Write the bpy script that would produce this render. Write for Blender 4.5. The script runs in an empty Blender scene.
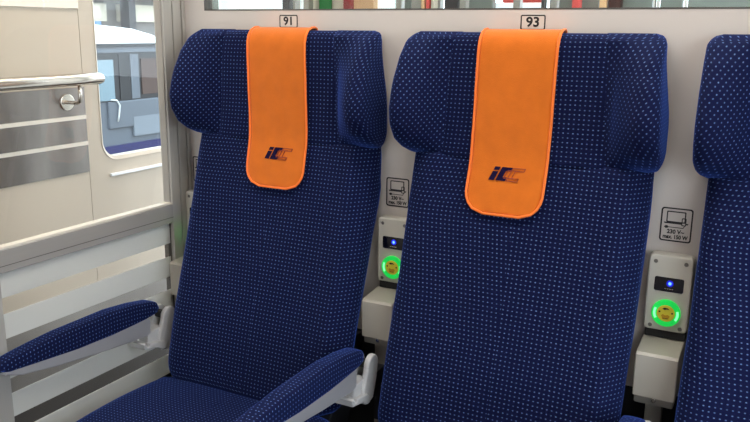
import bpy, bmesh, math, random
from mathutils import Vector, Matrix
random.seed(5)
S = bpy.context.scene
COL = S.collection
PI = math.pi

# ------------------------------------------------------------------ materials
def lin(c):
    return tuple(((v/255)/12.92 if v/255 <= .04045 else ((v/255+.055)/1.055)**2.4) for v in c)

def mat(name, rgb, rough=.5, metal=0., noise=0., nscale=30., bump=0., bscale=200., emit=None, estr=0., spec=.5, sheen=0., aniso=None):
    m = bpy.data.materials.new(name); m.use_nodes = True
    nt = m.node_tree; b = nt.nodes['Principled BSDF']
    c = lin(rgb)
    b.inputs['Base Color'].default_value = (*c, 1)
    b.inputs['Roughness'].default_value = rough
    b.inputs['Metallic'].default_value = metal
    b.inputs['Specular IOR Level'].default_value = spec
    if sheen:
        b.inputs['Sheen Weight'].default_value = sheen
        b.inputs['Sheen Roughness'].default_value = .5
    tc = nt.nodes.new('ShaderNodeTexCoord')
    if noise:
        n = nt.nodes.new('ShaderNodeTexNoise'); n.inputs['Scale'].default_value = nscale; n.inputs['Detail'].default_value = 4
        if aniso:
            mp = nt.nodes.new('ShaderNodeMapping'); mp.inputs['Scale'].default_value = aniso
            nt.links.new(tc.outputs['Object'], mp.inputs['Vector']); nt.links.new(mp.outputs['Vector'], n.inputs['Vector'])
        else:
            nt.links.new(tc.outputs['Object'], n.inputs['Vector'])
        mx = nt.nodes.new('ShaderNodeMix'); mx.data_type = 'RGBA'
        mx.inputs[6].default_value = (*[v*(1-noise) for v in c], 1)
        mx.inputs[7].default_value = (*[min(1, v*(1+noise)) for v in c], 1)
        nt.links.new(n.outputs['Fac'], mx.inputs[0]); nt.links.new(mx.outputs[2], b.inputs['Base Color'])
    if bump:
        n2 = nt.nodes.new('ShaderNodeTexNoise'); n2.inputs['Scale'].default_value = bscale; n2.inputs['Detail'].default_value = 3
        nt.links.new(tc.outputs['Object'], n2.inputs['Vector'])
        bp = nt.nodes.new('ShaderNodeBump'); bp.inputs['Strength'].default_value = bump; bp.inputs['Distance'].default_value = .002
        nt.links.new(n2.outputs['Fac'], bp.inputs['Height']); nt.links.new(bp.outputs['Normal'], b.inputs['Normal'])
    if emit:
        b.inputs['Emission Color'].default_value = (*lin(emit), 1); b.inputs['Emission Strength'].default_value = estr
    return m

def fabric(name, base, dot, pu=.0106, pv=.0102, rad=.142):
    m = bpy.data.materials.new(name); m.use_nodes = True
    nt = m.node_tree; b = nt.nodes['Principled BSDF']; L = nt.links.new
    uv = nt.nodes.new('ShaderNodeUVMap'); uv.uv_map = 'UVMap'
    def vm(op, a, v=None):
        n = nt.nodes.new('ShaderNodeVectorMath'); n.operation = op; L(a, n.inputs[0])
        if v is not None: n.inputs[1].default_value = v
        return n
    s = vm('MULTIPLY', uv.outputs['UV'], (1/pu, 1/pv, 0))
    f = vm('FRACTION', s.outputs[0]); d = vm('SUBTRACT', f.outputs[0], (.5, .5, 0))
    e = vm('MULTIPLY', d.outputs[0], (.85, 1.1, 0)); ln = nt.nodes.new('ShaderNodeVectorMath'); ln.operation = 'LENGTH'; L(e.outputs[0], ln.inputs[0])
    mr = nt.nodes.new('ShaderNodeMapRange'); mr.interpolation_type = 'SMOOTHSTEP'
    mr.inputs['From Min'].default_value = rad*.75; mr.inputs['From Max'].default_value = rad*1.3
    mr.inputs['To Min'].default_value = 1; mr.inputs['To Max'].default_value = 0
    L(ln.outputs['Value'], mr.inputs['Value'])
    # per dot brightness: woven yarn varies from dot to dot
    fl = vm('FLOOR', s.outputs[0]); wn = nt.nodes.new('ShaderNodeTexWhiteNoise'); wn.noise_dimensions = '2D'; L(fl.outputs[0], wn.inputs['Vector'])
    m2 = nt.nodes.new('ShaderNodeMapRange'); m2.inputs['To Min'].default_value = .62; m2.inputs['To Max'].default_value = 1.
    L(wn.outputs['Value'], m2.inputs['Value'])
    mu = nt.nodes.new('ShaderNodeMath'); mu.operation = 'MULTIPLY'; L(mr.outputs[0], mu.inputs[0]); L(m2.outputs[0], mu.inputs[1])
    # weave tone
    nz = nt.nodes.new('ShaderNodeTexNoise'); nz.inputs['Scale'].default_value = 900; nz.inputs['Detail'].default_value = 2; L(uv.outputs['UV'], nz.inputs['Vector'])
    bc = lin(base)
    bm = nt.nodes.new('ShaderNodeMix'); bm.data_type = 'RGBA'
    bm.inputs[6].default_value = (*[v*.7 for v in bc], 1); bm.inputs[7].default_value = (*[v*1.3 for v in bc], 1); L(nz.outputs['Fac'], bm.inputs[0])
    mx = nt.nodes.new('ShaderNodeMix'); mx.data_type = 'RGBA'
    mx.inputs[7].default_value = (*lin(dot), 1); L(bm.outputs[2], mx.inputs[6]); L(mu.outputs[0], mx.inputs[0])
    L(mx.outputs[2], b.inputs['Base Color'])
    b.inputs['Roughness'].default_value = .85; b.inputs['Specular IOR Level'].default_value = .15
    b.inputs['Sheen Weight'].default_value = .5; b.inputs['Sheen Roughness'].default_value = .35
    b.inputs['Sheen Tint'].default_value = (.07, .19, .9, 1)
    bp = nt.nodes.new('ShaderNodeBump'); bp.inputs['Strength'].default_value = .35; bp.inputs['Distance'].default_value = .001
    L(mr.outputs[0], bp.inputs['Height']); L(bp.outputs['Normal'], b.inputs['Normal'])
    return m

def glass(name, tint=(1, 1, 1), refl=1.0):
    m = bpy.data.materials.new(name); m.use_nodes = True; nt = m.node_tree; nt.nodes.clear()
    o = nt.nodes.new('ShaderNodeOutputMaterial'); t = nt.nodes.new('ShaderNodeBsdfTransparent'); g = nt.nodes.new('ShaderNodeBsdfGlossy')
    t.inputs[0].default_value = (*tint, 1); g.inputs['Roughness'].default_value = .02
    fr = nt.nodes.new('ShaderNodeFresnel'); fr.inputs[0].default_value = 1.45
    mu = nt.nodes.new('ShaderNodeMath'); mu.operation = 'MULTIPLY'; mu.inputs[1].default_value = refl
    mx = nt.nodes.new('ShaderNodeMixShader'); L = nt.links.new
    ge = nt.nodes.new('ShaderNodeNewGeometry'); sb = nt.nodes.new('ShaderNodeMath'); sb.operation = 'SUBTRACT'; sb.inputs[0].default_value = refl; L(ge.outputs['Backfacing'], sb.inputs[1]); sb.use_clamp = True; L(sb.outputs[0], mu.inputs[1]); L(fr.outputs[0], mu.inputs[0]); L(mu.outputs[0], mx.inputs[0]); L(t.outputs[0], mx.inputs[1]); L(g.outputs[0], mx.inputs[2]); L(mx.outputs[0], o.inputs[0])
    return m

def frosted(name, rgb):
    m = bpy.data.materials.new(name); m.use_nodes = True; nt = m.node_tree; nt.nodes.clear(); L = nt.links.new
    o = nt.nodes.new('ShaderNodeOutputMaterial'); d = nt.nodes.new('ShaderNodeBsdfDiffuse'); t = nt.nodes.new('ShaderNodeBsdfTranslucent')
    d.inputs[0].default_value = t.inputs[0].default_value = (*lin(rgb), 1)
    mx = nt.nodes.new('ShaderNodeMixShader'); mx.inputs[0].default_value = .5
    L(d.outputs[0], mx.inputs[1]); L(t.outputs[0], mx.inputs[2]); L(mx.outputs[0], o.inputs[0])
    return m

M = dict(
    fab=fabric('navy_dotted_fabric', (6, 14, 55), (94, 118, 166)),
    wall=mat('warm_grey_laminate', (213, 206, 201), .45, noise=.015, nscale=4),
    dark=mat('dark_panel', (34, 35, 40), .6),
    black=mat('black_ink', (22, 22, 26), .5),
    alu=mat('satin_aluminium', (186, 183, 177), .42, .25, noise=.05, nscale=6, aniso=(60, 60, 1)),
    aluh=mat('satin_aluminium_rail', (172, 168, 163), .42, .25, noise=.04, nscale=6, aniso=(60, 1, 60)),
    alu_d=mat('dark_aluminium_groove', (104, 101, 98), .45, .5),
    steel=mat('polished_steel', (205, 200, 192), .18, 1.),
    brushed=mat('brushed_steel', (138, 134, 131), .25, .9, noise=.5, nscale=7, aniso=(1, 2.2, .4)),
    kick=mat('kick_plate_steel', (165, 160, 155), .35, .6, noise=.15, nscale=3, aniso=(1, 2.2, .4)),
    cream=mat('cream_corridor_panel', (192, 181, 166), .4, noise=.015, nscale=3),
    pale=mat('pale_header_panel', (238, 228, 216), .5),
    stripe=mat('pale_line', (222, 216, 205), .5),
    orange=mat('orange_velour', (216, 112, 32), .9, noise=.12, nscale=30, bump=.4, bscale=500, spec=.1, sheen=.25),
    hem=mat('bright_orange_hem', (255, 128, 52), .7, spec=.2, sheen=.2),
    ink=mat('violet_black_print', (24, 14, 52), .8, spec=.1),
    ink2=mat('brown_red_print', (158, 62, 40), .7),
    plastic=mat('light_grey_plastic', (196, 196, 197), .38),
    box=mat('off_white_plastic', (206, 203, 192), .35),
    cover=mat('cover_grey_plastic', (186, 181, 170), .4),
    lip=mat('lip_grey_metal', (150, 146, 138), .4, .3),
    wedge=mat('armrest_grey_metal', (178, 178, 182), .35, .35),
    glossblack=mat('gloss_black', (10, 10, 22), .12),
    blueled=mat('blue_led', (60, 90, 255), .4, emit=(60, 100, 255), estr=6),
    blueglow=mat('blue_led_halo', (20, 26, 130), .4, emit=(20, 30, 190), estr=.9),
    green=mat('green_ring_light', (30, 225, 95), .4, emit=(20, 225, 80), estr=.45),
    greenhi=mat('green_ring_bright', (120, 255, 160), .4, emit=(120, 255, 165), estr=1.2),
    yellow=mat('yellow_socket_sticker', (236, 224, 66), .5),
    amber=mat('amber_print', (206, 160, 30), .5),
    screw=mat('screw_metal', (130, 128, 124), .3, .8),
    white=mat('glint_white', (232, 230, 226), .5),
    floor=mat('dark_speckled_floor', (62, 58, 58), .6, noise=.25, nscale=40),
    ceil=mat('white_ceiling', (232, 230, 226), .6),
    glass=glass('clear_glass', (.97, .98, .975), 1.0),
    glass2=glass('tinted_glass', (.86, .9, .9), 1.0),
    frost=frosted('frosted_film', (232, 233, 231)),
    t_white=mat('carriage_white', (236, 240, 244), .35),
    t_dark=mat('carriage_dark_band', (34, 36, 44), .4),
    t_grey=mat('carriage_grey', (104, 112, 126), .35),
    t_light=mat('carriage_light_grey', (132, 141, 155), .4),
    t_blue=mat('carriage_blue', (30, 34, 100), .35),
    t_glass=mat('carriage_window', (136, 160, 176), .12),
    t_brown=mat('brown_panel', (84, 64, 60), .6),
    sticker_grey=mat('gap_shade_and_pin_black', (30, 30, 32), .7),
    teal=mat('grey_green_panel', (140, 150, 146), .35),
    postg=mat('grey_post', (168, 166, 160), .35, .3),
    postd=mat('dark_grey_post', (74, 74, 78), .4),
    red=mat('dark_red_post', (142, 26, 30), .45),
    redl=mat('coral_red_panel', (236, 96, 92), .5),
    peach=mat('peach_panel', (238, 196, 150), .5),
    greens=mat('green_sign', (40, 130, 66), .5),
    bright=mat('white_glow_panel', (240, 244, 246), .4, emit=(240, 246, 250), estr=.75),  # emission added so panels behind the glass strip read white
    plate=mat('label_off_white', (216, 212, 206), .5),
    brown=mat('dark_brown_panel', (70, 38, 34), .5),
    gravel=mat('track_gravel', (120, 112, 104), .95, noise=.3, nscale=9),
    build=mat('station_stucco', (214, 206, 190), .8),
    build2=mat('station_grey', (128, 124, 122), .8),
    wood=mat('grey_floor_skirting', (70, 66, 63), .5),
)

# ------------------------------------------------------------------ helpers
def link(name, bm, m, parent=None, smooth=False, mats=None):
    me = bpy.data.meshes.new(name); bmesh.ops.recalc_face_normals(bm, faces=bm.faces[:]); bm.to_mesh(me); bm.free()
    for x in (mats or [m]): me.materials.append(x)
    if smooth:
        for p in me.polygons: p.use_smooth = True
    o = bpy.data.objects.new(name, me); COL.objects.link(o)
    if parent:
        o.parent = parent; o.location = -parent.location
    return o

def empty(name, loc=(0, 0, 0)):
    o = bpy.data.objects.new(name, None); o.location = loc; o.empty_display_size = .05; COL.objects.link(o); return o

def tag(o, label, cat, group=None):
    o['label'] = label; o['category'] = cat
    if group: o['group'] = group
    return o

def struct(o): o['kind'] = 'structure'; return o

def copy_thing(root, loc):
    r = root.copy(); COL.objects.link(r); r.location = loc
    def rec(a, b):
        for ch in list(a.children):
            c = ch.copy(); COL.objects.link(c); c.parent = b; rec(ch, c)
    rec(root, r); return r

def box(bm, x0, x1, y0, y1, z0, z1, bev=0., seg=2):
    t = bmesh.new()
    bmesh.ops.create_cube(t, size=1)
    for v in t.verts: v.co = Vector((x0+(v.co.x+.5)*(x1-x0), y0+(v.co.y+.5)*(y1-y0), z0+(v.co.z+.5)*(z1-z0)))
    if bev: bmesh.ops.bevel(t, geom=t.edges[:], offset=bev, segments=seg, profile=.5, affect='EDGES')
    me = bpy.data.meshes.new('t'); t.to_mesh(me); t.free(); bm.from_mesh(me); bpy.data.meshes.remove(me)
    return bm

def B(name, m, parent, *a, **k):
    bm = bmesh.new(); box(bm, *a, **k); return link(name, bm, m, parent)

def prism(bm, pts, axis, a, b, bev=0.):
    """extrude a closed 2D outline; axis 'x': pts are (y,z); 'y': pts are (x,z); 'z': pts are (x,y)"""
    def P(p, t):
        return {'x': (t, p[0], p[1]), 'y': (p[0], t, p[1]), 'z': (p[0], p[1], t)}[axis]
    t = bmesh.new()
    A = [t.verts.new(P(p, a)) for p in pts]; C = [t.verts.new(P(p, b)) for p in pts]
    t.faces.new(A); t.faces.new(C[::-1]); n = len(pts)
    for i in range(n): t.faces.new((A[i], A[(i+1) % n], C[(i+1) % n], C[i]))
    bmesh.ops.recalc_face_normals(t, faces=t.faces[:])
    if bev:
        es = [e for e in t.edges if (e.verts[0] in A) == (e.verts[1] in A)]
        bmesh.ops.bevel(t, geom=es, offset=bev, segments=2, profile=.5, affect='EDGES')
    me = bpy.data.meshes.new('t'); t.to_mesh(me); t.free(); bm.from_mesh(me); bpy.data.meshes.remove(me)

def rr2(x0, x1, z0, z1, r, n=6):
    out = []
    for cx, cz, a0 in ((x1-r, z1-r, 0), (x0+r, z1-r, 90), (x0+r, z0+r, 180), (x1-r, z0+r, 270)):
        for i in range(n+1):
            a = math.radians(a0+90*i/n); out.append((cx+r*math.cos(a), cz+r*math.sin(a)))
    return out

def ring(bm, outer, inner, y0, y1):
    """flat frame between two outlines of equal count, in the XZ plane, thickness y0..y1"""
    vs = [[bm.verts.new((p[0], y, p[1])) for p in o] for o in (outer, inner) for y in (y0, y1)]
    n = len(outer); a, b, c, d = vs
    for i in range(n):
        j = (i+1) % n
        bm.faces.new((a[i], a[j], c[j], c[i])); bm.faces.new((b[i], d[i], d[j], b[j]))
        bm.faces.new((a[i], b[i], b[j], a[j])); bm.faces.new((c[i], c[j], d[j], d[i]))

def tube(bm, pts, r, seg=12, closed=False):
    pts = [Vector(p) for p in pts]; n = len(pts); rings = []
    up = None
    for i, p in enumerate(pts):
        if closed: t = (pts[(i+1) % n]-pts[i-1]).normalized()
        else: t = (pts[min(i+1, n-1)]-pts[max(i-1, 0)]).normalized()
        if up is None:
            up = Vector((0, 0, 1)) if abs(t.z) < .9 else Vector((1, 0, 0))
        s = t.cross(up)
        s.normalize(); up = s.cross(t).normalized()
        rr = r[i] if isinstance(r, (list, tuple)) else r
        rings.append([bm.verts.new(p+rr*(math.cos(2*PI*k/seg)*s+math.sin(2*PI*k/seg)*up)) for k in range(seg)])
    m = n if closed else n-1
    for i in range(m):
        A, C = rings[i], rings[(i+1) % n]
        for k in range(seg): bm.faces.new((A[k], A[(k+1) % seg], C[(k+1) % seg], C[k]))
    if not closed: bm.faces.new(rings[0]); bm.faces.new(rings[-1][::-1])

def disc(bm, cx, cy, cz, r, depth, axis='y', seg=32, bev=.0):
    pts = [(math.cos(2*PI*i/seg)*r, math.sin(2*PI*i/seg)*r) for i in range(seg)]
    if axis == 'y': prism(bm, [(cx+a, cz+b) for a, b in pts], 'y', cy, cy-depth, bev)
    else: prism(bm, [(cy+a, cz+b) for a, b in pts], 'x', cx, cx+depth, bev)

def text_mesh(name, s, size, loc, m, parent, offset=.0, thick=.0004, sx=1.):
    cu = bpy.data.curves.new(name, 'FONT'); cu.body = s; cu.size = size; cu.align_x = 'CENTER'; cu.align_y = 'CENTER'
    cu.extrude = thick; cu.offset = offset; cu.resolution_u = 4
    t = bpy.data.objects.new(name, cu); COL.objects.link(t)
    bpy.context.view_layer.update()
    me = bpy.data.meshes.new_from_object(t.evaluated_get(bpy.context.evaluated_depsgraph_get()))
    bpy.data.objects.remove(t); bpy.data.curves.remove(cu)
    for v in me.vertices: v.co = Vector((loc[0]+v.co.x*sx, loc[1]-v.co.z, loc[2]+v.co.y))
    me.materials.clear(); me.materials.append(m); me.name = name
    o = bpy.data.objects.new(name, me); COL.objects.link(o); o.parent = parent; o.location = -parent.location
    return o

def interp(t, tab):
    if t <= tab[0][0]: return tab[0][1]
    for (a, va), (b, vb) in zip(tab, tab[1:]):
        if t <= b:
            f = (t-a)/(b-a); return va+(vb-va)*f
    return tab[-1][1]

def smooth_interp(t, tab):
    return sum(interp(t+d, tab)*w for d, w in ((-.02, .2), (-.01, .2), (0, .2), (.01, .2), (.02, .2)))

def loft(sections, rot=0., vofs=0., uvflip=1):
    """closed sections (equal point count) -> mesh with arc-length UVs; ends are filled"""
    bm = bmesh.new(); uvl = bm.loops.layers.uv.new('UVMap')
    R = [[bm.verts.new(p) for p in s] for s in sections]; n = len(sections[0])
    # u by arc length measured from the middle of the front (first point); v by mean distance
    U = []
    for s in sections:
        a = [0.]
        for i in range(1, n+1): a.append(a[-1]+(Vector(s[i % n])-Vector(s[i-1])).length)
        U.append(a)
    V = [0.]
    k0 = 0
    for i in range(1, len(sections)):
        V.append(V[-1]+max((Vector(sections[i][k0])-Vector(sections[i-1][k0])).length, 1e-5))
    c, sn = math.cos(rot), math.sin(rot)
    def uv(u, v): return (c*u-sn*v, sn*u+c*v)
    for i in range(len(sections)-1):
        for j in range(n):
            jj = (j+1) % n
            f = bm.faces.new((R[i][j], R[i][jj], R[i+1][jj], R[i+1][j]))
            for l, (u, v) in zip(f.loops, ((U[i][j], V[i]), (U[i][j+1], V[i]), (U[i+1][j+1], V[i+1]), (U[i+1][j], V[i+1]))):
                l[uvl].uv = uv(u, v+vofs)
    for r in (R[0], R[-1]):
        f = bm.faces.new(r)
        for l in f.loops: l[uvl].uv = uv(l.vert.co.x, l.vert.co.y)
    return bm

def section(pts, n=96, start=None):
    """resample closed 2D polygon evenly after rounding, rotated so that index 0 is nearest to `start`"""
    for _ in range(3):
        q = []
        for i in range(len(pts)):
            a, b = pts[i], pts[(i+1) % len(pts)]
            q.append((a[0]*.75+b[0]*.25, a[1]*.75+b[1]*.25)); q.append((a[0]*.25+b[0]*.75, a[1]*.25+b[1]*.75))
        pts = q
    m = len(pts)
    if start is not None:
        k = min(range(m), key=lambda i: (pts[i][0]-start[0])**2+(pts[i][1]-start[1])**2); pts = pts[k:]+pts[:k]
    d = [0.]
    for i in range(1, m+1): d.append(d[-1]+math.dist(pts[i % m], pts[i-1]))
    out = []; j = 0
    for i in range(n):
        t = d[-1]*i/n
        while d[j+1] < t: j += 1
        f = (t-d[j])/max(d[j+1]-d[j], 1e-9); a, b = pts[j], pts[(j+1) % m]
        out.append((a[0]+(b[0]-a[0])*f, a[1]+(b[1]-a[1])*f))
    return out

# ------------------------------------------------------------------ the seat (built round X = 0, front towards -Y)
CX = .008                       # middle of the upholstery
FRONT = [(.40, -.262), (.45, -.262), (.508, -.250), (.636, -.217), (.795, -.168), (.957, -.121), (1.06, -.093), (1.114, -.076), (1.2, -.070), (1.33, -.066), (1.395, -.060)]
def front(z): return smooth_interp(z, FRONT)
def cloth_y(z):
    return front(z)-.004

def backrest():
    secs = []
    z0, z1 = .437, 1.122; N = 60; R = .07; HW = .284
    for i in range(N+1):
        t = i/N; z = z0+(z1-z0)*t
        d = z-z0
        sh = 0. if d > R else R-math.sqrt(max(R*R-(R-d)**2, 0))
        hw = HW-.006*max(0, (.75-z)/.3)-sh*.8
        yf = front(z); th = .086+.018*max(0, min(1, (z-.72)/.25))
        dd = .0
        if d < .03: dd = .03-math.sqrt(max(.03**2-(.03-d)**2, 0))
        if z1-z < .015: dd = .015-math.sqrt(max(.015**2-(.015-(z1-z))**2, 0))
        yf += dd; yb = min(yf+th-dd*1.5, -.004)
        # gently dished front with soft side bolsters
        l, r = CX-hw+.008+.009*max(0, min(1, (z-.5)/.3)), CX+hw
        pts = [(CX, yf+.004), (CX+.1, yf+.004), (CX+.17, yf+.001), (CX+.215, yf-.003), (r-.046, yf-.004), (r-.040, yf-.004), (r-.036, yf+.002), (r-.012, yf+.034), (r, yf+.055), (r, (yf+.055+yb)/2), (r, yb-.006), (r-.004, yb), (r-.02, yb), (CX, yb),
               (l+.02, yb), (l+.004, yb), (l, yb-.006), (l, (yf+.034+yb)/2), (l, yf+.034), (l+.008, yf+.010), (l+.034, yf-.002), (CX-.215, yf-.003), (CX-.17, yf+.001), (CX-.1, yf+.004)]
        s = section(pts, 110, (CX, yf+.004))
        secs.append([(x, y, z) for x, y in s])
    return loft(secs)

def headrest():
    secs = []; z0, z1 = 1.108, 1.396; N = 26
    for i in range(N+1):
        z = z0+(z1-z0)*i/N; rt = .024
        dd = 0.
        if z1-z < rt: dd = rt-math.sqrt(max(rt*rt-(rt-(z1-z))**2, 0))
        if z-z0 < .006: dd = max(dd, (.006-(z-z0))*.6)
        yf = front(z)+dd*.9-.0005; yb = -.004-dd*.2
        l, r = CX-.205, CX+.205
        s = section([(CX, yf), (CX+.1, yf), (r, yf), (r, yb), (CX, yb), (l, yb), (l, yf), (CX-.1, yf)], 90, (CX, yf))
        secs.append([(x, y, z) for x, y in s])
    return loft(secs)

WING = [(1.108, -.03), (1.114, -.055), (1.129, -.088), (1.152, -.120), (1.188, -.143), (1.223, -.148), (1.255, -.140), (1.288, -.128), (1.34, -.097), (1.372, -.066), (1.388, -.042), (1.396, -.026)]
def wing(side):
    secs = []; z0, z1 = 1.108, 1.397; N = 44
    for i in range(N+1):
        t = i/N; z = z0+(z1-z0)*(.5-.5*math.cos(PI*t))*.5+(z1-z0)*t*.5
        F = -interp(z, WING)*1.03+.006
        inner = min(.068, F+.01)
        # outer face, rounded at top and at the bottom
        q_ = max(0, min(1, (1.37-z)/.17)); xo = .290+.017*q_*q_*(3-2*q_) if side > 0 else .295
        if z > z1-.026: q = z-(z1-.026); xo -= .026-math.sqrt(max(.026**2-q*q, 0))
        if z < z0+.05: q = z0+.05-z; xo -= .5*(.05-math.sqrt(max(.05**2-q*q, 0)))
        yb = -.003
        pts = [(.165, yb), (.165, -inner+.006), (.19, -inner-.0), (.215, -(inner+(F-inner)*.45)), (.25, -(inner+(F-inner)*.92)), (.272, -F-.004), (xo-.010, -F), (xo, -F+.016), (xo, -.045 if F > .06 else -F*.6), (xo-.004, yb-.002)]
        pts = [(CX+side*x, y) for x, y in pts]
        s = section(pts, 80, (CX+side*.165, yb))
        secs.append([(x, y, z) for x, y in s])
    return loft(secs, rot=math.radians(45 if side < 0 else -45))

def cushion():
    secs = []
    N = 44; ya, yb = -.215, -.735
    for i in range(N+1):
        t = i/N; y = ya+(yb-ya)*t
        d = min(t, 1-t)*(ya-yb)
        R = .045; q = 0 if d > R else R-math.sqrt(max(R*R-(R-d)**2, 0))
        top = .452+.014*math.sin(PI*min(1, t*1.15))-q*.5-(.0 if t < .8 else (t-.8)*.08); bot = .335+q*.3
        hw = .283-q*.75
        l, r = CX-hw, CX+hw
        pts = [(CX, top+.004), (CX+.15, top+.003), (r-.03, top-.002), (r-.006, top-.010), (r, top-.035), (r, bot+.01), (r-.02, bot), (CX, bot),
               (l+.02, bot), (l, bot+.01), (l, top-.035), (l+.006, top-.010), (l+.03, top-.002), (CX-.15, top+.003)]
        s = section(pts, 96, (CX, top+.004))
        secs.append([(x, y, z) for x, z in s])
    return loft(secs)

def seat():
    r = empty('cushioned_train_chair', (0, -.4, 0))
    link('backrest', backrest(), M['fab'], r, True)
    link('headrest', headrest(), M['fab'], r, True)
    link('headrest_wing', wing(-1), M['fab'], r, True)
    link('headrest_wing', wing(1), M['fab'], r, True)
    link('seat_cushion', cushion(), M['fab'], r, True)
    bm = bmesh.new(); box(bm, CX-.24, CX+.24, -.69, -.2, .27, .337, .012); link('seat_base', bm, M['dark'], r)
    bm = bmesh.new(); prism(bm, [(-.21, .36), (-.12, .33), (-.02, .5), (-.012, .60), (-.10, .60)], 'x', CX-.235, CX+.235, .004); link('rear_shell', bm, M['dark'], r)
    for sx in (-1, 1):
        bm = bmesh.new(); prism(bm, [(-.6, .28), (-.55, .0), (-.3, .0), (-.25, .28)], 'x', CX+sx*.19-.02, CX+sx*.19+.02, .004); link('leg', bm, M['alu_d'], r)
    return r
PITCH = .66
seat0 = seat()
tag(seat0, 'navy dotted train seat below plate 91, with its seat cushion in view', 'train seat', 'navy dotted train seats')
seat0.location.x = -.006; seat1 = copy_thing(seat0, (PITCH-.002, -.4, 0)); tag(seat1, 'navy dotted train seat below plate 93, in the middle', 'train seat', 'navy dotted train seats')
seat2 = copy_thing(seat0, (2*PITCH-.002, -.4, 0)); tag(seat2, 'navy dotted train seat without orange cover, cut by the right edge', 'train seat', 'navy dotted train seats')

# ------------------------------------------------------------------ orange headrest covers
def cloth_path():
    """(y, z) profile from the back edge over the top and down the front"""
    P = [(-.0075, 1.385), (-.0075, 1.393), (-.010, 1.4005), (-.018, 1.4035), (-.034, 1.4025), (-.050, 1.396), (-.062, 1.383)]
    z = 1.365
    zb = .996
    while z > zb: P.append((cloth_y(z)-.002, z)); z -= .012
    P.append((cloth_y(zb)-.002, zb))
    return P
def cover(cx, idx, tilt, label):
    r = empty('headrest_cover', (cx, -.05, 1.40))
    P = cloth_path(); bm = bmesh.new(); n = len(P); RB = .05; K = 20
    zb = P[-1][1]
    edgeL, edgeR, grid = [], [], []
    rnd = random.Random(idx)
    for i, (y, z) in enumerate(P):
        hw = .0893
        row = []
        for k in range(K+1):
            u = -1+2*k/K
            x = cx+u*hw+tilt*(1.4-z)
            zz = z
            wv = .0012*math.sin(u*5+z*23+idx*2)*min(1, max(0, (1.36-z)*10))
            yy = y-.0015-abs(wv)
            row.append(Vector((x, yy, zz)))
        grid.append(row)
    # rounded lower corners: last rows are pulled up with a corner profile
    start = next(i for i, (y, z) in enumerate(P) if z < zb+RB)
    for i in range(start, n):
        z = P[i][1]; q = RB-(z-zb); sh = RB-math.sqrt(max(RB*RB-q*q, 0))
        for k in range(K+1):
            u = -1+2*k/K
            hw = .0893; v = grid[i][k]
            v.x = cx+u*(hw-sh*.93)+tilt*(1.4-z)
    V = [[bm.verts.new(v) for v in row] for row in grid]
    for i in range(n-1):
        for k in range(K): bm.faces.new((V[i][k], V[i][k+1], V[i+1][k+1], V[i+1][k]))
    bmesh.ops.recalc_face_normals(bm, faces=bm.faces[:])
    ext = bmesh.ops.solidify(bm, geom=bm.faces[:], thickness=.0022)
    link('cloth', bm, M['orange'], r, True)
    outline = [grid[i][0] for i in range(n)]+[grid[n-1][k] for k in range(1, K)]+[grid[i][K] for i in range(n-1, -1, -1)]+[grid[0][k] for k in range(K-1, 0, -1)]
    bm = bmesh.new(); tube(bm, [v+Vector((0, -.0008, 0)) for v in outline], .0030, 8, closed=True)
    link('hem', bm, M['hem'], r, True)
    # printed mark: slanted i and C in dark print, two outlined C shapes behind it
    W, Hh = .078, .030
    ox, oz = cx-.040+tilt*.32+(.006 if idx == 0 else 0), 1.067 if idx == 0 else 1.071
    def mp(a, b):       # a along, b up (metres); slanted
        z = oz+b-a*.0; x = ox+a+b*.42
        return Vector((x, cloth_y(z)-.0068, z))
    def poly(bm, pts, dy=0.):
        sub = []
        for i in range(len(pts)):
            a, b = pts[i], pts[(i+1) % len(pts)]
            m_ = max(1, int(math.dist(a, b)/.01))
            for j in range(m_): sub.append((a[0]+(b[0]-a[0])*j/m_, a[1]+(b[1]-a[1])*j/m_))
        top = [bm.verts.new(mp(*p)+Vector((0, dy, 0))) for p in sub]
        bot = [bm.verts.new(mp(*p)+Vector((0, dy+.0018, 0))) for p in sub]
        bm.faces.new(top); bm.faces.new(bot[::-1])
        for i in range(len(sub)): bm.faces.new((top[i], top[(i+1) % len(sub)], bot[(i+1) % len(sub)], bot[i]))
    bm = bmesh.new()
    poly(bm, [(0, 0), (.0125, 0), (.0125, .0195), (0, .0195)]); poly(bm, [(0, .0225), (.0125, .0225), (.0125, Hh), (0, Hh)])
    poly(bm, [(.0165, 0), (.039, 0), (.039, .008), (.029, .008), (.029, .022), (.041, .022), (.041, Hh), (.0165, Hh)])
    link('printed_letters', bm, M['ink'], r)
    bm = bmesh.new()
    def outline_c(a0, w, t, b0=0., b1=Hh):
        poly(bm, [(a0, b0), (a0+w, b0), (a0+w, b0+t), (a0+t, b0+t), (a0+t, b1-t), (a0+w+.003, b1-t), (a0+w+.003, b1), (a0, b1)], -.0002)
    outline_c(.0325, .024, .0014, .0055, .0245); outline_c(.041, .026, .0013, .0, Hh); poly(bm, [(.041, .0062), (.067, .0062), (.067, .0075), (.041, .0075)])
    poly(bm, [(.050, .0225), (.070, .0225), (.070, .0238), (.050, .0238)]); poly(bm, [(.050, .0062), (.0513, .0062), (.0513, .0238), (.050, .0238)])
    poly(bm, [(.0655, 0), (.067, 0), (.067, .0075), (.0655, .0075)]); poly(bm, [(.0695, .0225), (.071, .0225), (.071, Hh), (.0695, Hh)])
    link('printed_outline', bm, M['ink2'], r)
    return tag(r, label, 'headrest cover', 'orange headrest covers')
cover(.005, 0, .045, 'orange cloth cover with dark print over the headrest below plate 91')
cover(PITCH-.010, 1, -.012, 'orange cloth cover with dark print over the headrest below plate 93')

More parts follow.
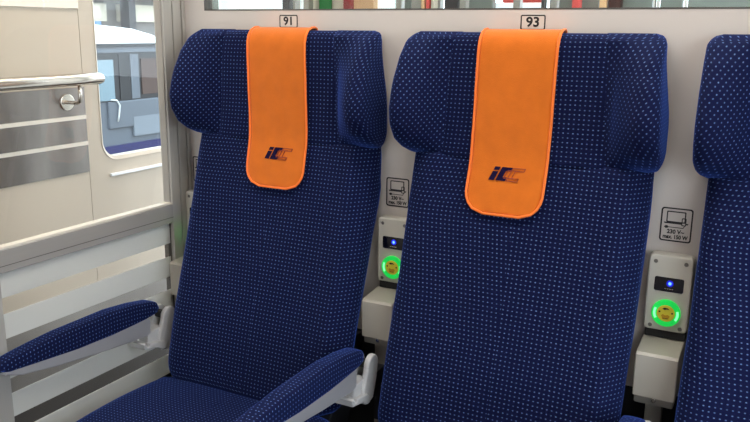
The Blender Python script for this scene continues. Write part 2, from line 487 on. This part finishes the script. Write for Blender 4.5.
# ------------------------------------------------------------------ armrests
def armrest(label):
    r = empty('armrest', (0, -.2, .60)); r.location = (0, -.2, .60)
    # upholstered pad: top arched along Y
    secs = []; N = 48; ya, yb = -.213, -.722
    for i in range(N+1):
        t = i/N; y = ya+(yb-ya)*t; d = min(t, 1-t)*(ya-yb)
        R = .02; q = 0 if d > R else R-math.sqrt(max(R*R-(R-d)**2, 0))
        top = interp(y, [(-.722, .644), (-.705, .652), (-.68, .657), (-.62, .664), (-.54, .670), (-.38, .672), (-.3, .665), (-.24, .655), (-.213, .646)])-q*.55
        bot = interp(y, [(-.722, .634), (-.69, .626), (-.5, .610), (-.38, .607), (-.26, .611), (-.213, .618)])+q*.5
        hw = .0235-q*.35
        pts = [(0, top), (.7*hw, top-.0005), (hw*.98, top-.004), (hw, top-.014), (hw, bot+.004), (hw*.8, bot), (0, bot), (-hw*.8, bot), (-hw, bot+.004), (-hw, top-.014), (-hw*.98, top-.004), (-.7*hw, top-.0005)]
        s = section(pts, 48, (0, top)); secs.append([(x, y, z) for x, z in s])
    link('pad', loft(secs), M['fab'], r, True)
    bm = bmesh.new()
    prism(bm, [(-.702, .629), (-.5, .613), (-.38, .610), (-.262, .613), (-.250, .605), (-.250, .566), (-.266, .560), (-.40, .571), (-.56, .589), (-.66, .606), (-.704, .622)], 'x', -.0195, .0195, .003)
    link('support', bm, M['wedge'], r)
    # pivot: neck, foot with raised lip and the two lobes beside the pad
    bm = bmesh.new()
    prism(bm, [(-.262, .566), (-.205, .572), (-.195, .53), (-.262, .535)], 'x', -.018, .018, .003)
    prism(bm, [(-.282, .548), (-.276, .535), (-.268, .5335), (-.266, .541), (-.215, .534), (-.20, .520), (-.20, .504), (-.222, .507), (-.236, .519), (-.286, .529), (-.289, .545)], 'x', -.030, .030, .003)
    link('pivot_foot', bm, M['plastic'], r)
    bm = bmesh.new(); box(bm, -.012, .012, -.196, -.086, .512, .556, .003); link('mounting_arm', bm, M['dark'], r)
    for sx in (-1, 1):
        bm = bmesh.new(); pts = []
        for i in range(25):
            a = PI*i/24; pts.append((-.180+.0265*math.cos(a), .594+.028*math.sin(a)))
        pts += [(-.226, .545), (-.226, .512), (-.205, .500), (-.178, .508), (-.160, .56)]
        x0, x1 = (.012, .027) if sx > 0 else (-.027, -.012)
        prism(bm, pts, 'x', x0, x1, .004); link('pivot_lobe', bm, M['plastic'], r, False)
    bm = bmesh.new(); tube(bm, [(-.014, -.19, .6), (.014, -.19, .6)], .012, 16); link('hinge_pin', bm, M['sticker_grey'], r)
    return r
arm0 = armrest(''); arm0.location = (.3325, -.2, .60); tag(arm0, 'dotted navy armrest between the two seats with orange covers', 'armrest', 'dotted armrests')
armL = copy_thing(arm0, (-.3255, -.2, .605)); tag(armL, 'dotted navy armrest beside the striped glass partition', 'armrest', 'dotted armrests')
armR = copy_thing(arm0, (.985, -.2, .590)); tag(armR, 'dotted navy armrest right of the middle seat, only its rear tip in view', 'armrest', 'dotted armrests')
armR2 = copy_thing(arm0, (1.6525, -.2, .60)); 
for c in list(armR2.children): bpy.data.objects.remove(c)
bpy.data.objects.remove(armR2)

# ------------------------------------------------------------------ power sockets
def power_unit():
    r = empty('power_socket', (0, 0, .845)); x0, x1 = -.0455, .0455
    bm = bmesh.new(); prism(bm, rr2(x0, x1, .760, .932, .010), 'y', .0, -.032, .004); link('housing', bm, M['box'], r)
    bm = bmesh.new(); box(bm, x0+.004, x1-.002, -.028, 0, .742, .762, .002); link('gap_shade', bm, M['sticker_grey'], r)  # dark strip standing in for the shaded gap below the box
    bm = bmesh.new(); prism(bm, rr2(-.030, .030, .851, .883, .004), 'y', -.0315, -.0335, .0005); d = link('display', bm, M['glossblack'], r)
    bm = bmesh.new(); disc(bm, .002, -.0334, .870, .0075, .0004); g = link('light_halo', bm, M['blueglow'], d); g.location = (0, 0, 0)
    bm = bmesh.new(); disc(bm, .002, -.0337, .870, .0034, .0006); g = link('status_light', bm, M['blueled'], d); g.location = (0, 0, 0)
    bm = bmesh.new()
    for k in range(4): box(bm, -.008+k*.0048, -.0048+k*.0048, -.0340, -.0334, .857, .8585)
    g = link('display_marks', bm, M['cover'], d); g.location = (0, 0, 0)
    bm = bmesh.new()
    o = [(.0302*math.cos(2*PI*i/40), .803+.0302*math.sin(2*PI*i/40)) for i in range(40)]; n = [(.0185*math.cos(2*PI*i/40), .803+.0185*math.sin(2*PI*i/40)) for i in range(40)]
    ring(bm, o, n, -.031, -.0375); link('ring_light', bm, M['green'], r)
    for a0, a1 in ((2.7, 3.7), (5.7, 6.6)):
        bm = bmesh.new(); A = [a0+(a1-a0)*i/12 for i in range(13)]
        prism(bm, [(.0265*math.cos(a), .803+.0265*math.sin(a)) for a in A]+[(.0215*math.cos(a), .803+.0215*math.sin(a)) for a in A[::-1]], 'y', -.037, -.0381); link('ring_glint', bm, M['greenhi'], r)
    bm = bmesh.new(); disc(bm, 0, -.031, .803, .0188, .0075, bev=.0008); s = link('socket_flap', bm, M['yellow'], r)
    bm = bmesh.new()
    prism(bm, [(-.008, .813), (-.004, .816), (.004, .8155), (.007, .812), (.002, .8128), (-.003, .811)], 'y', -.0384, -.0391)
    disc(bm, -.0130, -.0384, .806, .0020, .0007, seg=12); disc(bm, .0130, -.0384, .805, .0020, .0007, seg=12); prism(bm, [(-.006, .7925), (.006, .7925), (.005, .7905), (-.005, .7905)], 'y', -.0384, -.0391)
    q = link('flap_print', bm, M['black'], s); q.location = (0, 0, 0)
    bm = bmesh.new(); prism(bm, [(-.009, .798), (-.006, .801), (-.001, .799), (.005, .8005), (.009, .7975), (.006, .791), (-.006, .791)], 'y', -.0384, -.0391); q = link('flap_print', bm, M['amber'], s); q.location = (0, 0, 0)
    for sx, sz in ((-.031, .9165), (.031, .9165), (-.031, .770), (.031, .770)):
        bm = bmesh.new(); disc(bm, sx, -.031, sz, .0045, .002, seg=16, bev=.0006); disc(bm, sx, -.0325, sz, .0018, .0010, seg=6); link('screw', bm, M['screw'], r)
    return r
def hinge_cover():
    r = empty('bracket_cover', (0, 0, .68)); x0, x1 = -.0435, .0435
    bm = bmesh.new(); prism(bm, [(-.0, .742), (-.028, .740), (-.105, .732), (-.111, .727), (-.108, .632), (0, .632)], 'x', x0, x1, .0025); link('cover', bm, M['cover'], r)
    bm = bmesh.new(); prism(bm, rr2(x0+.003, x1-.003, .612, .634, .004), 'y', -.0, -.100, .0015); link('lip', bm, M['lip'], r)
    bm = bmesh.new(); disc(bm, 0, -.1, .624, .0052, .003, seg=20, bev=.001); link('screw', bm, M['steel'], r)
    bm = bmesh.new(); box(bm, -.0175, .0175, -.085, -.06, .30, .614, .002); link('support_strip', bm, M['lip'], r)
    bm = bmesh.new(); box(bm, -.012, .020, -.098, -.085, .40, .50, .003); link('strip_clamp', bm, M['dark'], r)
    return r
def sign():
    r = empty('socket_sign', (0, 0, .993)); x0, x1, z0, z1 = -.0325, .0325, .956, 1.031
    bm = bmesh.new(); prism(bm, rr2(x0, x1, z0, z1, .006), 'y', 0, -.0006); link('sticker', bm, M['wall'], r)
    bm = bmesh.new(); ring(bm, rr2(x0, x1, z0, z1, .006), rr2(x0+.0030, x1-.0030, z0+.0030, z1-.0030, .004), -.0004, -.0012); link('border', bm, M['black'], r)
    bm = bmesh.new()
    ring(bm, rr2(-.021, .0185, .9985, 1.0235, .002), rr2(-.0185, .016, 1.0010, 1.0210, .001), -.0004, -.0012)   # screen
    prism(bm, [(-.026, .9985), (.012, .9985), (.012, .9955), (-.024, .9955)], 'y', -.0004, -.0012)                    # keyboard
    prism(bm, [(.018, .9985), (.025, .9985), (.023, .9955), (.018, .9955)], 'y', -.0004, -.0012)
    ring(bm, rr2(.0105, .0200, .9925, 1.0100, .002), rr2(.0122, .0183, .9945, 1.0080, .001), -.0004, -.0012)  # phone
    prism(bm, [(-.018, .9885), (.014, .9885), (.0165, .9925), (.0178, .9920), (.015, .987), (-.018, .987)], 'y', -.0004, -.0012)  # cable
    prism(bm, [(-.0240, .9893), (-.022, .9893), (-.022, .9910), (-.0170, .9905), (-.0155, .9880), (-.0170, .9852), (-.022, .9848), (-.022, .9865), (-.024, .9865)], 'y', -.0004, -.0012)
    link('pictogram', bm, M['black'], r)
    text_mesh('lettering', '230 V~', .0125, (0, -.0008, .9778), M['black'], r, .0005, sx=.95)
    text_mesh('lettering', 'max. 150 W', .0118, (0, -.0008, .9662), M['black'], r, .0005, sx=.86)
    return r
pu, hc, sg = power_unit(), hinge_cover(), sign()
XS = [(-.310, 'mostly hidden beside the glass partition'), (.3345, 'between the two seats with orange covers'), (1.0085, 'rightmost, beyond the middle seat')]
for i, (x, w) in enumerate(XS):
    for proto, zz, nm, cat, grp in ((pu, .845, 'off-white socket box with green ring, ', 'power socket', 'power sockets with green rings'),
                                    (hc, .68, 'grey bracket cover below socket box, ', 'bracket cover', 'grey bracket covers'),
                                    (sg, .993, 'laptop charging sign on the wall, ', 'sign', 'laptop charging signs')):
        dx = {'power socket': (-.0005, 0), 'bracket cover': (-.006, 0), 'sign': (-.012, 0)}[cat][0]
        if cat == 'sign': dx = -.006
        if i == 2 and cat == 'power socket': dx = -.005
        loc = (x+dx, 0, zz)
        o = proto if i == 0 else copy_thing(proto, loc)
        o.location = loc
        tag(o, nm+w, cat, grp)

# ------------------------------------------------------------------ number plates
def plate(cx, s, label, seat_z=1.4185):
    r = empty('seat_number_plate', (cx, 0, seat_z)); hw, hh = .0285, .0165
    bm = bmesh.new(); prism(bm, rr2(cx-hw, cx+hw, seat_z-hh, seat_z+hh, .004), 'y', 0, -.0012); link('plate', bm, M['plate'], r)
    bm = bmesh.new(); ring(bm, rr2(cx-hw, cx+hw, seat_z-hh, seat_z+hh, .004), rr2(cx-hw+.0026, cx+hw-.0026, seat_z-hh+.0026, seat_z+hh-.0026, .002), -.0008, -.0018); link('border', bm, M['black'], r)
    text_mesh('number', s, 0.0295, (cx, -.0014, seat_z), M['black'], r, .0008, sx=1.08)
    return tag(r, label, 'number plate', 'seat number plates')
plate(0, '91', 'small white plate reading 91 on the wall above the left seat')
plate(PITCH, '93', 'small white plate reading 93 on the wall above the middle seat')

# ------------------------------------------------------------------ seat wall with glass strip above
XL, XR, YB, ZC = -.356, 1.70, -2.08, 2.30
ZW = 1.449
o = struct(B('wall_seat_side', M['wall'], None, XL-.02, XR, 0, .035, .60, ZW))
o = struct(B('trim_1', M['dark'], None, XL-.02, XR, .004, .035, 0, .60))
o = struct(B('trim_2', M['wall'], None, XL-.02, -.283, 0, .035, ZW, 2.0))
o = struct(B('trim_3', M['wall'], None, XL-.02, XR, 0, .035, 2.0, ZC))
w = empty('window_2', (.7, .01, 1.7)); struct(w)
bm = bmesh.new(); box(bm, -.283, XR, -.001, .03, ZW-.0025, ZW+.001); box(bm, -.283, -.279, -.001, .03, ZW, 2.0); box(bm, -.283, XR, -.001, .03, 1.997, 2.0); link('window_frame', bm, M['alu_d'], w)
link('pane', box(bmesh.new(), -.279, XR, .010, .014, ZW+.001, 1.997), M['glass2'], w)

# uprights and panels put behind the glass strip; white ones are added glowing panels
def beyond(px0, px1, m, y, name, label, cat, grp='uprights behind the glass strip', dy=.03, z0=0., z1=1.93):
    def X(px):      # along the wall at distance y behind it (table read off the photograph's own perspective)
        t = [(206, -.403, -.698), (282, -.125, -.369), (303, -.053, -.284), (342, .074, -.133), (374, .174, -.015), (396, .240, .064), (420, .310, .147), (458, .416, .273), (500, .528, .405), (545, .641, .540), (600, .772, .694), (620, .817, .748), (750, 1.089, 1.07)]
        for a, b in zip(t, t[1:]):
            if px <= b[0] or b is t[-1]:
                f = (px-a[0])/(b[0]-a[0]); A = a[1]+(b[1]-a[1])*f; Bv = a[2]+(b[2]-a[2])*f
                return A+(Bv-A)*(y-.15)/.35
    a, b = X(px0), X(px1)
    bm = bmesh.new(); box(bm, a, b, y, y+dy, z0, z1, min(.004, (b-a)*.2)); o = link(name, bm, m)
    return tag(o, label, cat, grp)
G = 'grey post'
items = [(214, 281, 'bright', .58, 'white_glow_panel', 'added glowing white panel at the left end of the glass strip', 'window'), (289, 303, 'bright', .58, 'white_glow_panel', 'narrow added glowing white panel left of the cream panel with the green sign', 'window'), (374, 396, 'bright', .60, 'white_glow_panel', 'added glowing white panel right of the peach panel', 'window'), (494, 541, 'bright', .64, 'white_glow_panel', 'added glowing white panel behind plate 93 below the coral headers', 'window'),
 (206, 214, 'teal', .5, 'window_post', 'grey-green upright at the left end of the glass strip', 'post'),
 (282, 289, 'postd', .5, 'window_post', 'dark upright right of the bright white gap above plate 91', 'post'),
 (293, 295, 'postg', .3, 'window_post', 'thin grey upright just right of the dark upright above plate 91', 'post'),
 (303, 309, 'postg', .5, 'window_post', 'grey upright left of the cream panel with the green sign', 'post'),
 (309, 343, 'build', .56, 'door_panel', 'cream panel carrying a green sign, behind the glass strip', 'panel'),
 (343, 350, 'red', .5, 'door_post', 'dark red upright behind the glass strip', 'post'),
 (350, 374, 'peach', .56, 'door_panel', 'peach panel right of the dark red upright', 'panel'),
 (395, 401, 'postg', .5, 'window_post', 'pale grey upright right of the white gap behind the glass strip', 'post'),
 (402, 411, 'teal', .56, 'window_post', 'broad grey-green upright between two pale posts', 'post'),
 (411, 421, 'postg', .5, 'window_post', 'pale grey upright left of the thin peach upright', 'post'),
 (421, 424, 'peach', .4, 'narrow_post', 'thin peach upright, leftmost of the colourful thin ones', 'post'),
 (426, 429, 'redl', .4, 'narrow_post', 'thin coral upright between a peach and a cream one', 'post'),
 (431, 434, 'build', .4, 'narrow_post', 'thin cream upright right of the thin coral one', 'post'),
 (436, 440, 'postg', .5, 'window_post', 'slim grey upright between the thin cream one and the dark panel', 'post'),
 (444, 458, 'postd', .5, 'door_panel', 'dark grey panel right of the thin colourful uprights, behind the glass strip', 'panel'),
 (459, 466, 'postg', .45, 'window_post', 'pale grey upright right of the dark grey panel', 'post'),
 (467, 493, 'teal', .56, 'door_panel', 'grey-green panel above the left edge of the middle orange cover', 'panel'),
 (513, 520, 'postg', .45, 'window_post', 'grey upright right of the first red and white gap, left of plate 93', 'post'),
 (541, 544, 'postd', .45, 'window_post', 'thin dark upright just above plate 93', 'post'),
 (549, 557, 'postg', .45, 'window_post', 'pale grey upright right of plate 93', 'post'),
 (557, 572, 'teal', .56, 'door_panel', 'grey-green panel left of the pink upright', 'panel'),
 (572, 580, 'redl', .5, 'door_post', 'pink upright between two grey-green panels', 'post'),
 (580, 599, 'teal', .56, 'door_panel', 'grey-green panel right of the pink upright', 'panel'),
 (599, 607, 'peach', .5, 'door_post', 'peach upright left of the dark brown panel', 'post'),
 (608, 621, 'brown', .5, 'door_panel', 'dark brown panel behind the glass strip above the middle seat', 'panel'),
 (621, 654, 'teal', .56, 'door_panel', 'grey-green panel right of the dark brown panel', 'panel'),
 (655.2, 656.4, 'white', .45, 'window_post', 'thin white strip for a glint, leftmost of the three near the right', 'post'),  # white glints in the glass strip, built as thin uprights
 (658.5, 660, 'white', .45, 'window_post', 'thin white strip for a glint, middle one of three near the right', 'post'),
 (662, 685, 'teal', .58, 'door_panel', 'grey-green panel between the white glint strips', 'panel'),
 (686.5, 688.5, 'white', .45, 'window_post', 'thin white strip for a glint, rightmost of the three near the right', 'post'),
 (690, 790, 'teal', .56, 'door_panel', 'wide grey-green panel at the right end of the glass strip', 'panel')]
for a, b, m, y, nm, lb, ct in items: beyond(a, b, M[m], y, nm, lb, ct, z1=1.485 if a == 494 else 1.93)
o = beyond(319, 331, M['greens'], .545, 'exit_sign', 'green sign on the cream panel behind the glass strip', 'sign', None, dy=.012, z0=1.462, z1=1.60)
for a, b, lb in ((502, 513, 'coral header panel left of plate 93, behind the glass strip'), (520, 541, 'coral header panel above plate 93, behind the glass strip')):
    beyond(a, b, M['redl'], .64, 'header_panel', lb, 'panel', None, z0=1.485, z1=1.93)
struct(B('floor_beyond', M['floor'], None, -1.1, XR, .035, 2.2, -.02, 0)); 

# ------------------------------------------------------------------ glass partition to the corridor
PX0, PX1 = XL-.034, XL
w = empty('window_1', (XL-.017, -.4, 1.)); struct(w)
def P(name, m, y0, y1, z0, z1, x0=PX0, x1=PX1, bev=.002):
    bm = bmesh.new(); box(bm, x0, x1, y0, y1, z0, z1, bev); return link(name, bm, m, w)
P('post', M['alu'], -.087, -.052, 0, ZC); P('post_groove', M['alu_d'], -.053, -.047, 0, ZC, PX0, PX1-.008, 0)
P('post', M['alu'], -.048, -.016, 0, ZC); P('wall_profile', M['alu'], -.013, -.0, 0, ZC, PX0, PX1+.003); P('post_groove', M['alu_d'], -.017, -.012, 0, ZC, PX0, PX1-.008, 0)
P('edge_gasket', M['aluh'], -.091, -.085, .905, ZC, PX0+.008, PX1-.006, 0)
P('edge_gasket', M['alu_d'], -.099, -.082, .10, .85, PX0+.006, PX1-.012, 0)
P('rail', M['aluh'], -.66, -.085, .846, .901); P('rail_lip', M['stripe'], -.66, -.085, .901, .906, PX0+.006, PX1-.004, .0008)
P('rail_groove', M['alu_d'], -.66, -.085, .862, .8635, PX0, PX1+.0004, 0)
P('rail', M['aluh'], -.66, -.085, .03, .10)
P('post', M['alu'], -.735, -.657, 0, ZC)
P('glass_pane', M['glass'], -.66, -.088, .905, ZC, PX0+.014, PX0+.02, 0)
P('glass_pane', M['glass'], -.66, -.088, .10, .852, PX0+.014, PX0+.02, 0)
for z in (.784, .684, .584, .485, .385, .285, .185):
    P('frosted_stripe', M['frost'], -.658, -.092, z, min(z+.0605, .850), PX0+.0205, PX0+.0222, 0)
# sliding door beyond the left post
d = empty('door_1', (XL-.03, -1.1, 0)); struct(d)
for a in ((-1.45, -.737, .850, .905), (-1.45, -.737, .03, .10), (-.80, -.737, .1, 2.1), (-1.45, -1.39, .1, 2.1), (-1.45, -.737, 2.1, 2.16)):
    bm = bmesh.new(); box(bm, PX0, PX1-.006, a[0], a[1], a[2], a[3], .002); link('door_frame', bm, M['alu'], d)
bm = bmesh.new(); box(bm, PX0+.012, PX0+.018, -1.39, -.80, .1, .85); box(bm, PX0+.012, PX0+.018, -1.39, -.80, .905, 2.1); link('door_glass', bm, M['glass'], d)
struct(B('wall_corridor_partition', M['wall'], None, PX0, PX1, YB, -1.46, 0, ZC))
struct(B('trim_4', M['wall'], None, PX0, PX1, -1.46, -.737, 2.17, ZC))

# ------------------------------------------------------------------ corridor outer wall with window
CXW = -1.10
def cw(name, m, y0, y1, z0, z1, x0=CXW-.05, x1=CXW, bev=0.): return struct(B(name, m, None, x0, x1, y0, y1, z0, z1, bev=bev))
SEAM = .278
cw('wall_corridor_outer', M['cream'], -2.6, SEAM-.0012, .40, 1.461)
cw('trim_5', M['pale'], -2.6, SEAM-.0012, 1.463, 1.75, x1=CXW+.006)
cw('trim_6', M['cream'], -2.6, 3.2, 1.752, ZC)
cw('trim_7', M['brushed'], -2.6, SEAM-.0012, .872, 1.186, CXW, CXW+.004)
for z in (1.070, .973): cw('trim_8', M['stripe'], -2.6, SEAM-.0012, z, z+.014, CXW+.003, CXW+.006)
cw('trim_9', M['kick'], -2.6, 3.2, .08, .398, CXW-.05, CXW+.01)
cw('baseboard_corridor', M['wood'], -2.6, 3.2, 0, .08, CXW-.05, CXW+.014)
# window surround: a panel with a rounded opening
def surround():
    y0, y1, z0, z1 = SEAM+.0012, 3.2, .40, 1.75; oy0, oy1, oz0, oz1, R = .345, 1.45, .898, 1.72, .075
    bm = bmesh.new(); outer = []; inner = rr2(oy0, oy1, oz0, oz1, R, 8)
    for a, b in inner:      # project each inner point outwards to the panel's rectangle
        cy, cz = (oy0+oy1)/2, (oz0+oz1)/2; dy, dz = a-cy, b-cz
        t = min(((y1-cy)/dy if dy > 0 else (y0-cy)/dy) if abs(dy) > 1e-6 else 9, ((z1-cz)/dz if dz > 0 else (z0-cz)/dz) if abs(dz) > 1e-6 else 9)
        outer.append((cy+dy*t, cz+dz*t))
    corners = [(y1, z1), (y0, z1), (y0, z0), (y1, z0)]
    for c in corners:       # snap the nearest outer point to each corner
        k = min(range(len(outer)), key=lambda i: math.dist(outer[i], c)); outer[k] = c
    n = len(inner); vs = {}
    for nm, L_, x in (('a', outer, CXW), ('b', inner, CXW), ('c', inner, CXW-.05), ('d', outer, CXW-.05)): vs[nm] = [bm.verts.new((x, p[0], p[1])) for p in L_]
    for i in range(n):
        j = (i+1) % n
        for A, C in (('a', 'b'), ('b', 'c'), ('c', 'd'), ('d', 'a')): bm.faces.new((vs[A][i], vs[A][j], vs[C][j], vs[C][i]))
    w3 = empty('window_3', (CXW, .9, 1.3)); struct(w3)
    link('window_surround', bm, M['cream'], w3)
    bm = bmesh.new(); q = rr2(oy0, oy1, oz0, oz1, R, 8); q2 = rr2(oy0+.012, oy1-.012, oz0+.014, oz1-.012, R-.012, 8)
    vs = [[bm.verts.new((x, p[0], p[1])) for p in L_] for L_, x in ((q, CXW+.003), (q2, CXW-.006), (q2, CXW-.046), (q, CXW-.046))]
    for i in range(n):
        j = (i+1) % n
        for A in range(4): bm.faces.new((vs[A][i], vs[A][j], vs[(A+1) % 4][j], vs[(A+1) % 4][i]))
    link('window_frame', bm, M['cream'], w3)
    bm = bmesh.new(); prism(bm, q2, 'x', CXW-.03, CXW-.025); link('pane', bm, M['glass2'], w3)
    bm = bmesh.new(); box(bm, CXW, CXW+.012, .375, 1.6, .838, .849, .002); link('window_sill', bm, M['t_white'], w3)
surround()
struct(B('ceiling_corridor', M['ceil'], None, CXW-.05, PX0, -2.6, 3.2, ZC, ZC+.03))
struct(B('floor_corridor', M['dark'], None, CXW-.05, PX0, -2.6, 3.2, -.02, 0))
h = empty('handrail', (CXW, .2, 1.2))
bm = bmesh.new(); hx = CXW+.075; r0 = .021; RZ = 1.219
tube(bm, [(hx, -1.6, RZ)]+[(hx, y, RZ) for y in (-1., -.5, 0, .2, .285)]+[(hx, .298, RZ), (hx, .305, RZ)], [r0]*6+[.017, .008], 20); link('tube', bm, M['steel'], h, True)
for y in (.195, -1.3):
    bm = bmesh.new(); tube(bm, [(hx, y, 1.20), (hx, y, 1.155), (hx-.008, y, 1.140), (hx-.02, y, 1.136), (CXW+.004, y, 1.136)], .007, 12); br = link('bracket', bm, M['steel'], h, True)
    bm = bmesh.new(); disc(bm, CXW+.004, y, 1.136, .030, .006, 'x', 32, .002); g = link('rosette', bm, M['steel'], h)
tag(h, 'round polished steel handrail on the corridor wall behind the glass', 'handrail')

# ------------------------------------------------------------------ outside: neighbouring carriage and station building
t = empty('train_carriage', (-3.6, 3., -1.))
def T(name, m, x0, x1, y0, y1, z0, z1, bev=.0): bm = bmesh.new(); box(bm, x0, x1, y0, y1, z0, z1, bev); return link(name, bm, m, t)
bm = bmesh.new()
prof = [(-3.62, 1.27), (-3.64, 1.33), (-3.70, 1.375), (-3.80, 1.40), (-4.3, 1.44), (-5.2, 1.44), (-5.9, 1.40), (-6.3, 1.27)]
vs = [[bm.verts.new((x, y, z if k == 0 else 1.27+(z-1.27)*s)) for x, z in prof] for k, (y, s) in enumerate(((-2.0, 1), (3.05, 1), (3.22, .93), (3.34, .70), (3.44, .35), (3.5, .0)))]
for a, b in zip(vs, vs[1:]):
    for i in range(len(prof)-1): bm.faces.new((a[i], a[i+1], b[i+1], b[i]))
bmesh.ops.remove_doubles(bm, verts=bm.verts[:], dist=1e-4)
link('roof', bm, M['t_white'], t, False)
T('gutter', M['t_dark'], -3.64, -3.59, -2, 5.2, 1.245, 1.275); T('cornice', M['t_grey'], -6.3, -3.60, -2, 5.2, 1.205, 1.245)
T('body', M['t_grey'], -6.3, -3.62, -2, 5.2, .46, 1.205)
T('window_band', M['t_dark'], -3.62, -3.61, -2, 5.2, .82, 1.205)
T('side_window', M['t_glass'], -3.612, -3.604, 1.6, 2.80, .83, 1.15)
T('side_window', M['t_dark'], -3.612, -3.604, 2.86, 2.98, .83, 1.19); T('door_panel', M['t_grey'], -3.612, -3.600, 2.98, 3.07, .83, 1.19)
T('door_panel', M['t_brown'], -3.612, -3.600, 3.10, 3.34, .86, 1.15); T('side_panel', M['t_grey'], -3.63, -3.60, 2.72, 5.2, .60, .82, .01)
T('light_panel', M['t_light'], -3.632, -3.598, 2.98, 5.2, .52, .68)
T('blue_stripe', M['t_blue'], -3.64, -3.595, -2, 5.2, .36, .465); T('underframe', M['t_dark'], -6.2, -3.7, -2, 5.2, -1., .36)
bm = bmesh.new(); tube(bm, [(-3.60, 2.75, .835), (-3.59, 2.80, .83), (-3.585, 2.825, .79), (-3.585, 2.81, .71), (-3.59, 2.80, .66)], .007, 8); link('hook', bm, M['t_white'], t, True)
tag(t, 'neighbouring blue and grey railway carriage with white roof outside the corridor window', 'train carriage')
b = empty('station_building', (-9, 7, -1))
def Q(name, m, *a): bm = bmesh.new(); box(bm, *a); return link(name, bm, m, b)
Q('facade', M['build2'], -9.4, -9.0, 2., 12, -1.2, 3.2)
Q('wall_panel', M['build'], -9.0, -8.9, 8.05, 9.2, 1.50, 1.78); Q('wall_panel', M['build'], -9.0, -8.9, 5.5, 7.75, 1.50, 1.78); Q('wall_panel', M['pale'], -9.0, -8.88, 7.3, 7.6, 1.55, 1.75)
Q('blue_sign', mat('blue_sign_paint', (112, 152, 200), .5), -9.0, -8.9, 7.35, 7.62, 1.40, 1.50); Q('canopy', M['build'], -9.4, -8.6, 2., 12, 1.90, 1.96); Q('pillar', M['t_dark'], -8.8, -8.6, 7.95, 8.1, -1.2, 1.9)
tag(b, 'grey station building behind the neighbouring carriage roof', 'building')
o = struct(B('ground', M['gravel'], None, -30, 30, -20, 30, -1.3, -1.2))

# ------------------------------------------------------------------ rest of the compartment
struct(B('floor', M['floor'], None, PX0, XR, YB, 0.035, -.02, 0))
struct(B('ceiling', M['ceil'], None, PX0, XR+.05, YB, 1.2, ZC, ZC+.03))
struct(B('wall_opposite', M['wall'], None, PX0, XR, YB-.03, YB, 0, ZC))
w4 = empty('window_4', (XR, -1.03, 1.4)); struct(w4)
for nm, a in (('wall_panel', (-2.08, 0, 0, .66)), ('wall_panel', (-2.08, 0, 1.62, ZC)), ('wall_panel', (-2.08, -1.80, .66, 1.62)), ('wall_panel', (-.28, 0, .66, 1.62))):
    bm = bmesh.new(); box(bm, XR, XR+.05, a[0], a[1], a[2], a[3]); link(nm, bm, M['wall'], w4)
bm = bmesh.new(); box(bm, XR+.02, XR+.026, -1.80, -.28, .66, 1.62); link('pane', bm, M['glass'], w4)
struct(B('ceiling_beyond', M['ceil'], None, XL, XR, 1.2, 2.2, ZC, ZC+.03))
lamp = mat('ceiling_lamp', (255, 250, 242), .4, emit=(255, 247, 236), estr=15)
def ceil_lamp(x0, x1, y0, y1, label, st=None):
    r = empty('unseen_ceiling_light', ((x0+x1)/2, (y0+y1)/2, ZC))
    bm = bmesh.new(); box(bm, x0-.02, x1+.02, y0-.02, y1+.02, ZC-.012, ZC, .002); link('lamp_frame', bm, M['alu'], r)
    bm = bmesh.new(); box(bm, x0, x1, y0, y1, ZC-.018, ZC-.010); link('diffuser', bm, st or lamp, r)
    tag(r, label, 'ceiling light')
ceil_lamp(.1, 1.3, -.80, -.55, 'long white ceiling light over the compartment')
ceil_lamp(.1, 1.3, .15, .35, 'unseen ceiling light added to brighten the panels behind the seat wall')  # unseen lamp, added to light what is behind the glass strip
ceil_lamp(-.80, -.62, -1.6, .0, 'unseen ceiling light added to brighten the corridor near the door')  # unseen lamp, added to brighten the cream corridor wall
ceil_lamp(-.80, -.62, .4, 2.0, 'unseen ceiling light added to brighten the corridor beyond the seat wall')  # second added corridor lamp, also unseen

# ------------------------------------------------------------------ sky and daylight
W = bpy.data.worlds.new('overcast_sky'); S.world = W; W.use_nodes = True
bg = W.node_tree.nodes['Background']; bg.inputs[0].default_value = (.86, .93, 1, 1); bg.inputs[1].default_value = 5.0
# ------------------------------------------------------------------ camera
cd = bpy.data.cameras.new('camera'); cam = bpy.data.objects.new('camera', cd); COL.objects.link(cam); S.camera = cam
yaw, pitch, roll, F = .489656718, .229103287, .0100103426, 774.888945
cd.sensor_fit = 'HORIZONTAL'; cd.sensor_width = 36; cd.lens = F/750*36; cd.clip_start = .01
f = Vector((-math.sin(yaw)*math.cos(pitch), math.cos(yaw)*math.cos(pitch), -math.sin(pitch)))
r_ = Vector((math.cos(yaw), math.sin(yaw), 0)); u_ = r_.cross(f)
r2 = math.cos(roll)*r_+math.sin(roll)*u_; u2 = -math.sin(roll)*r_+math.cos(roll)*u_
mw = Matrix(((r2.x, u2.x, -f.x, 1.19274), (r2.y, u2.y, -f.y, -1.74461), (r2.z, u2.z, -f.z, 1.39779), (0, 0, 0, 1)))
cam.matrix_world = mw
S.view_settings.view_transform = 'Standard'; S.view_settings.look = 'None'; S.view_settings.gamma = 1; S.view_settings.use_curve_mapping = False
S.view_settings.exposure = 0.0
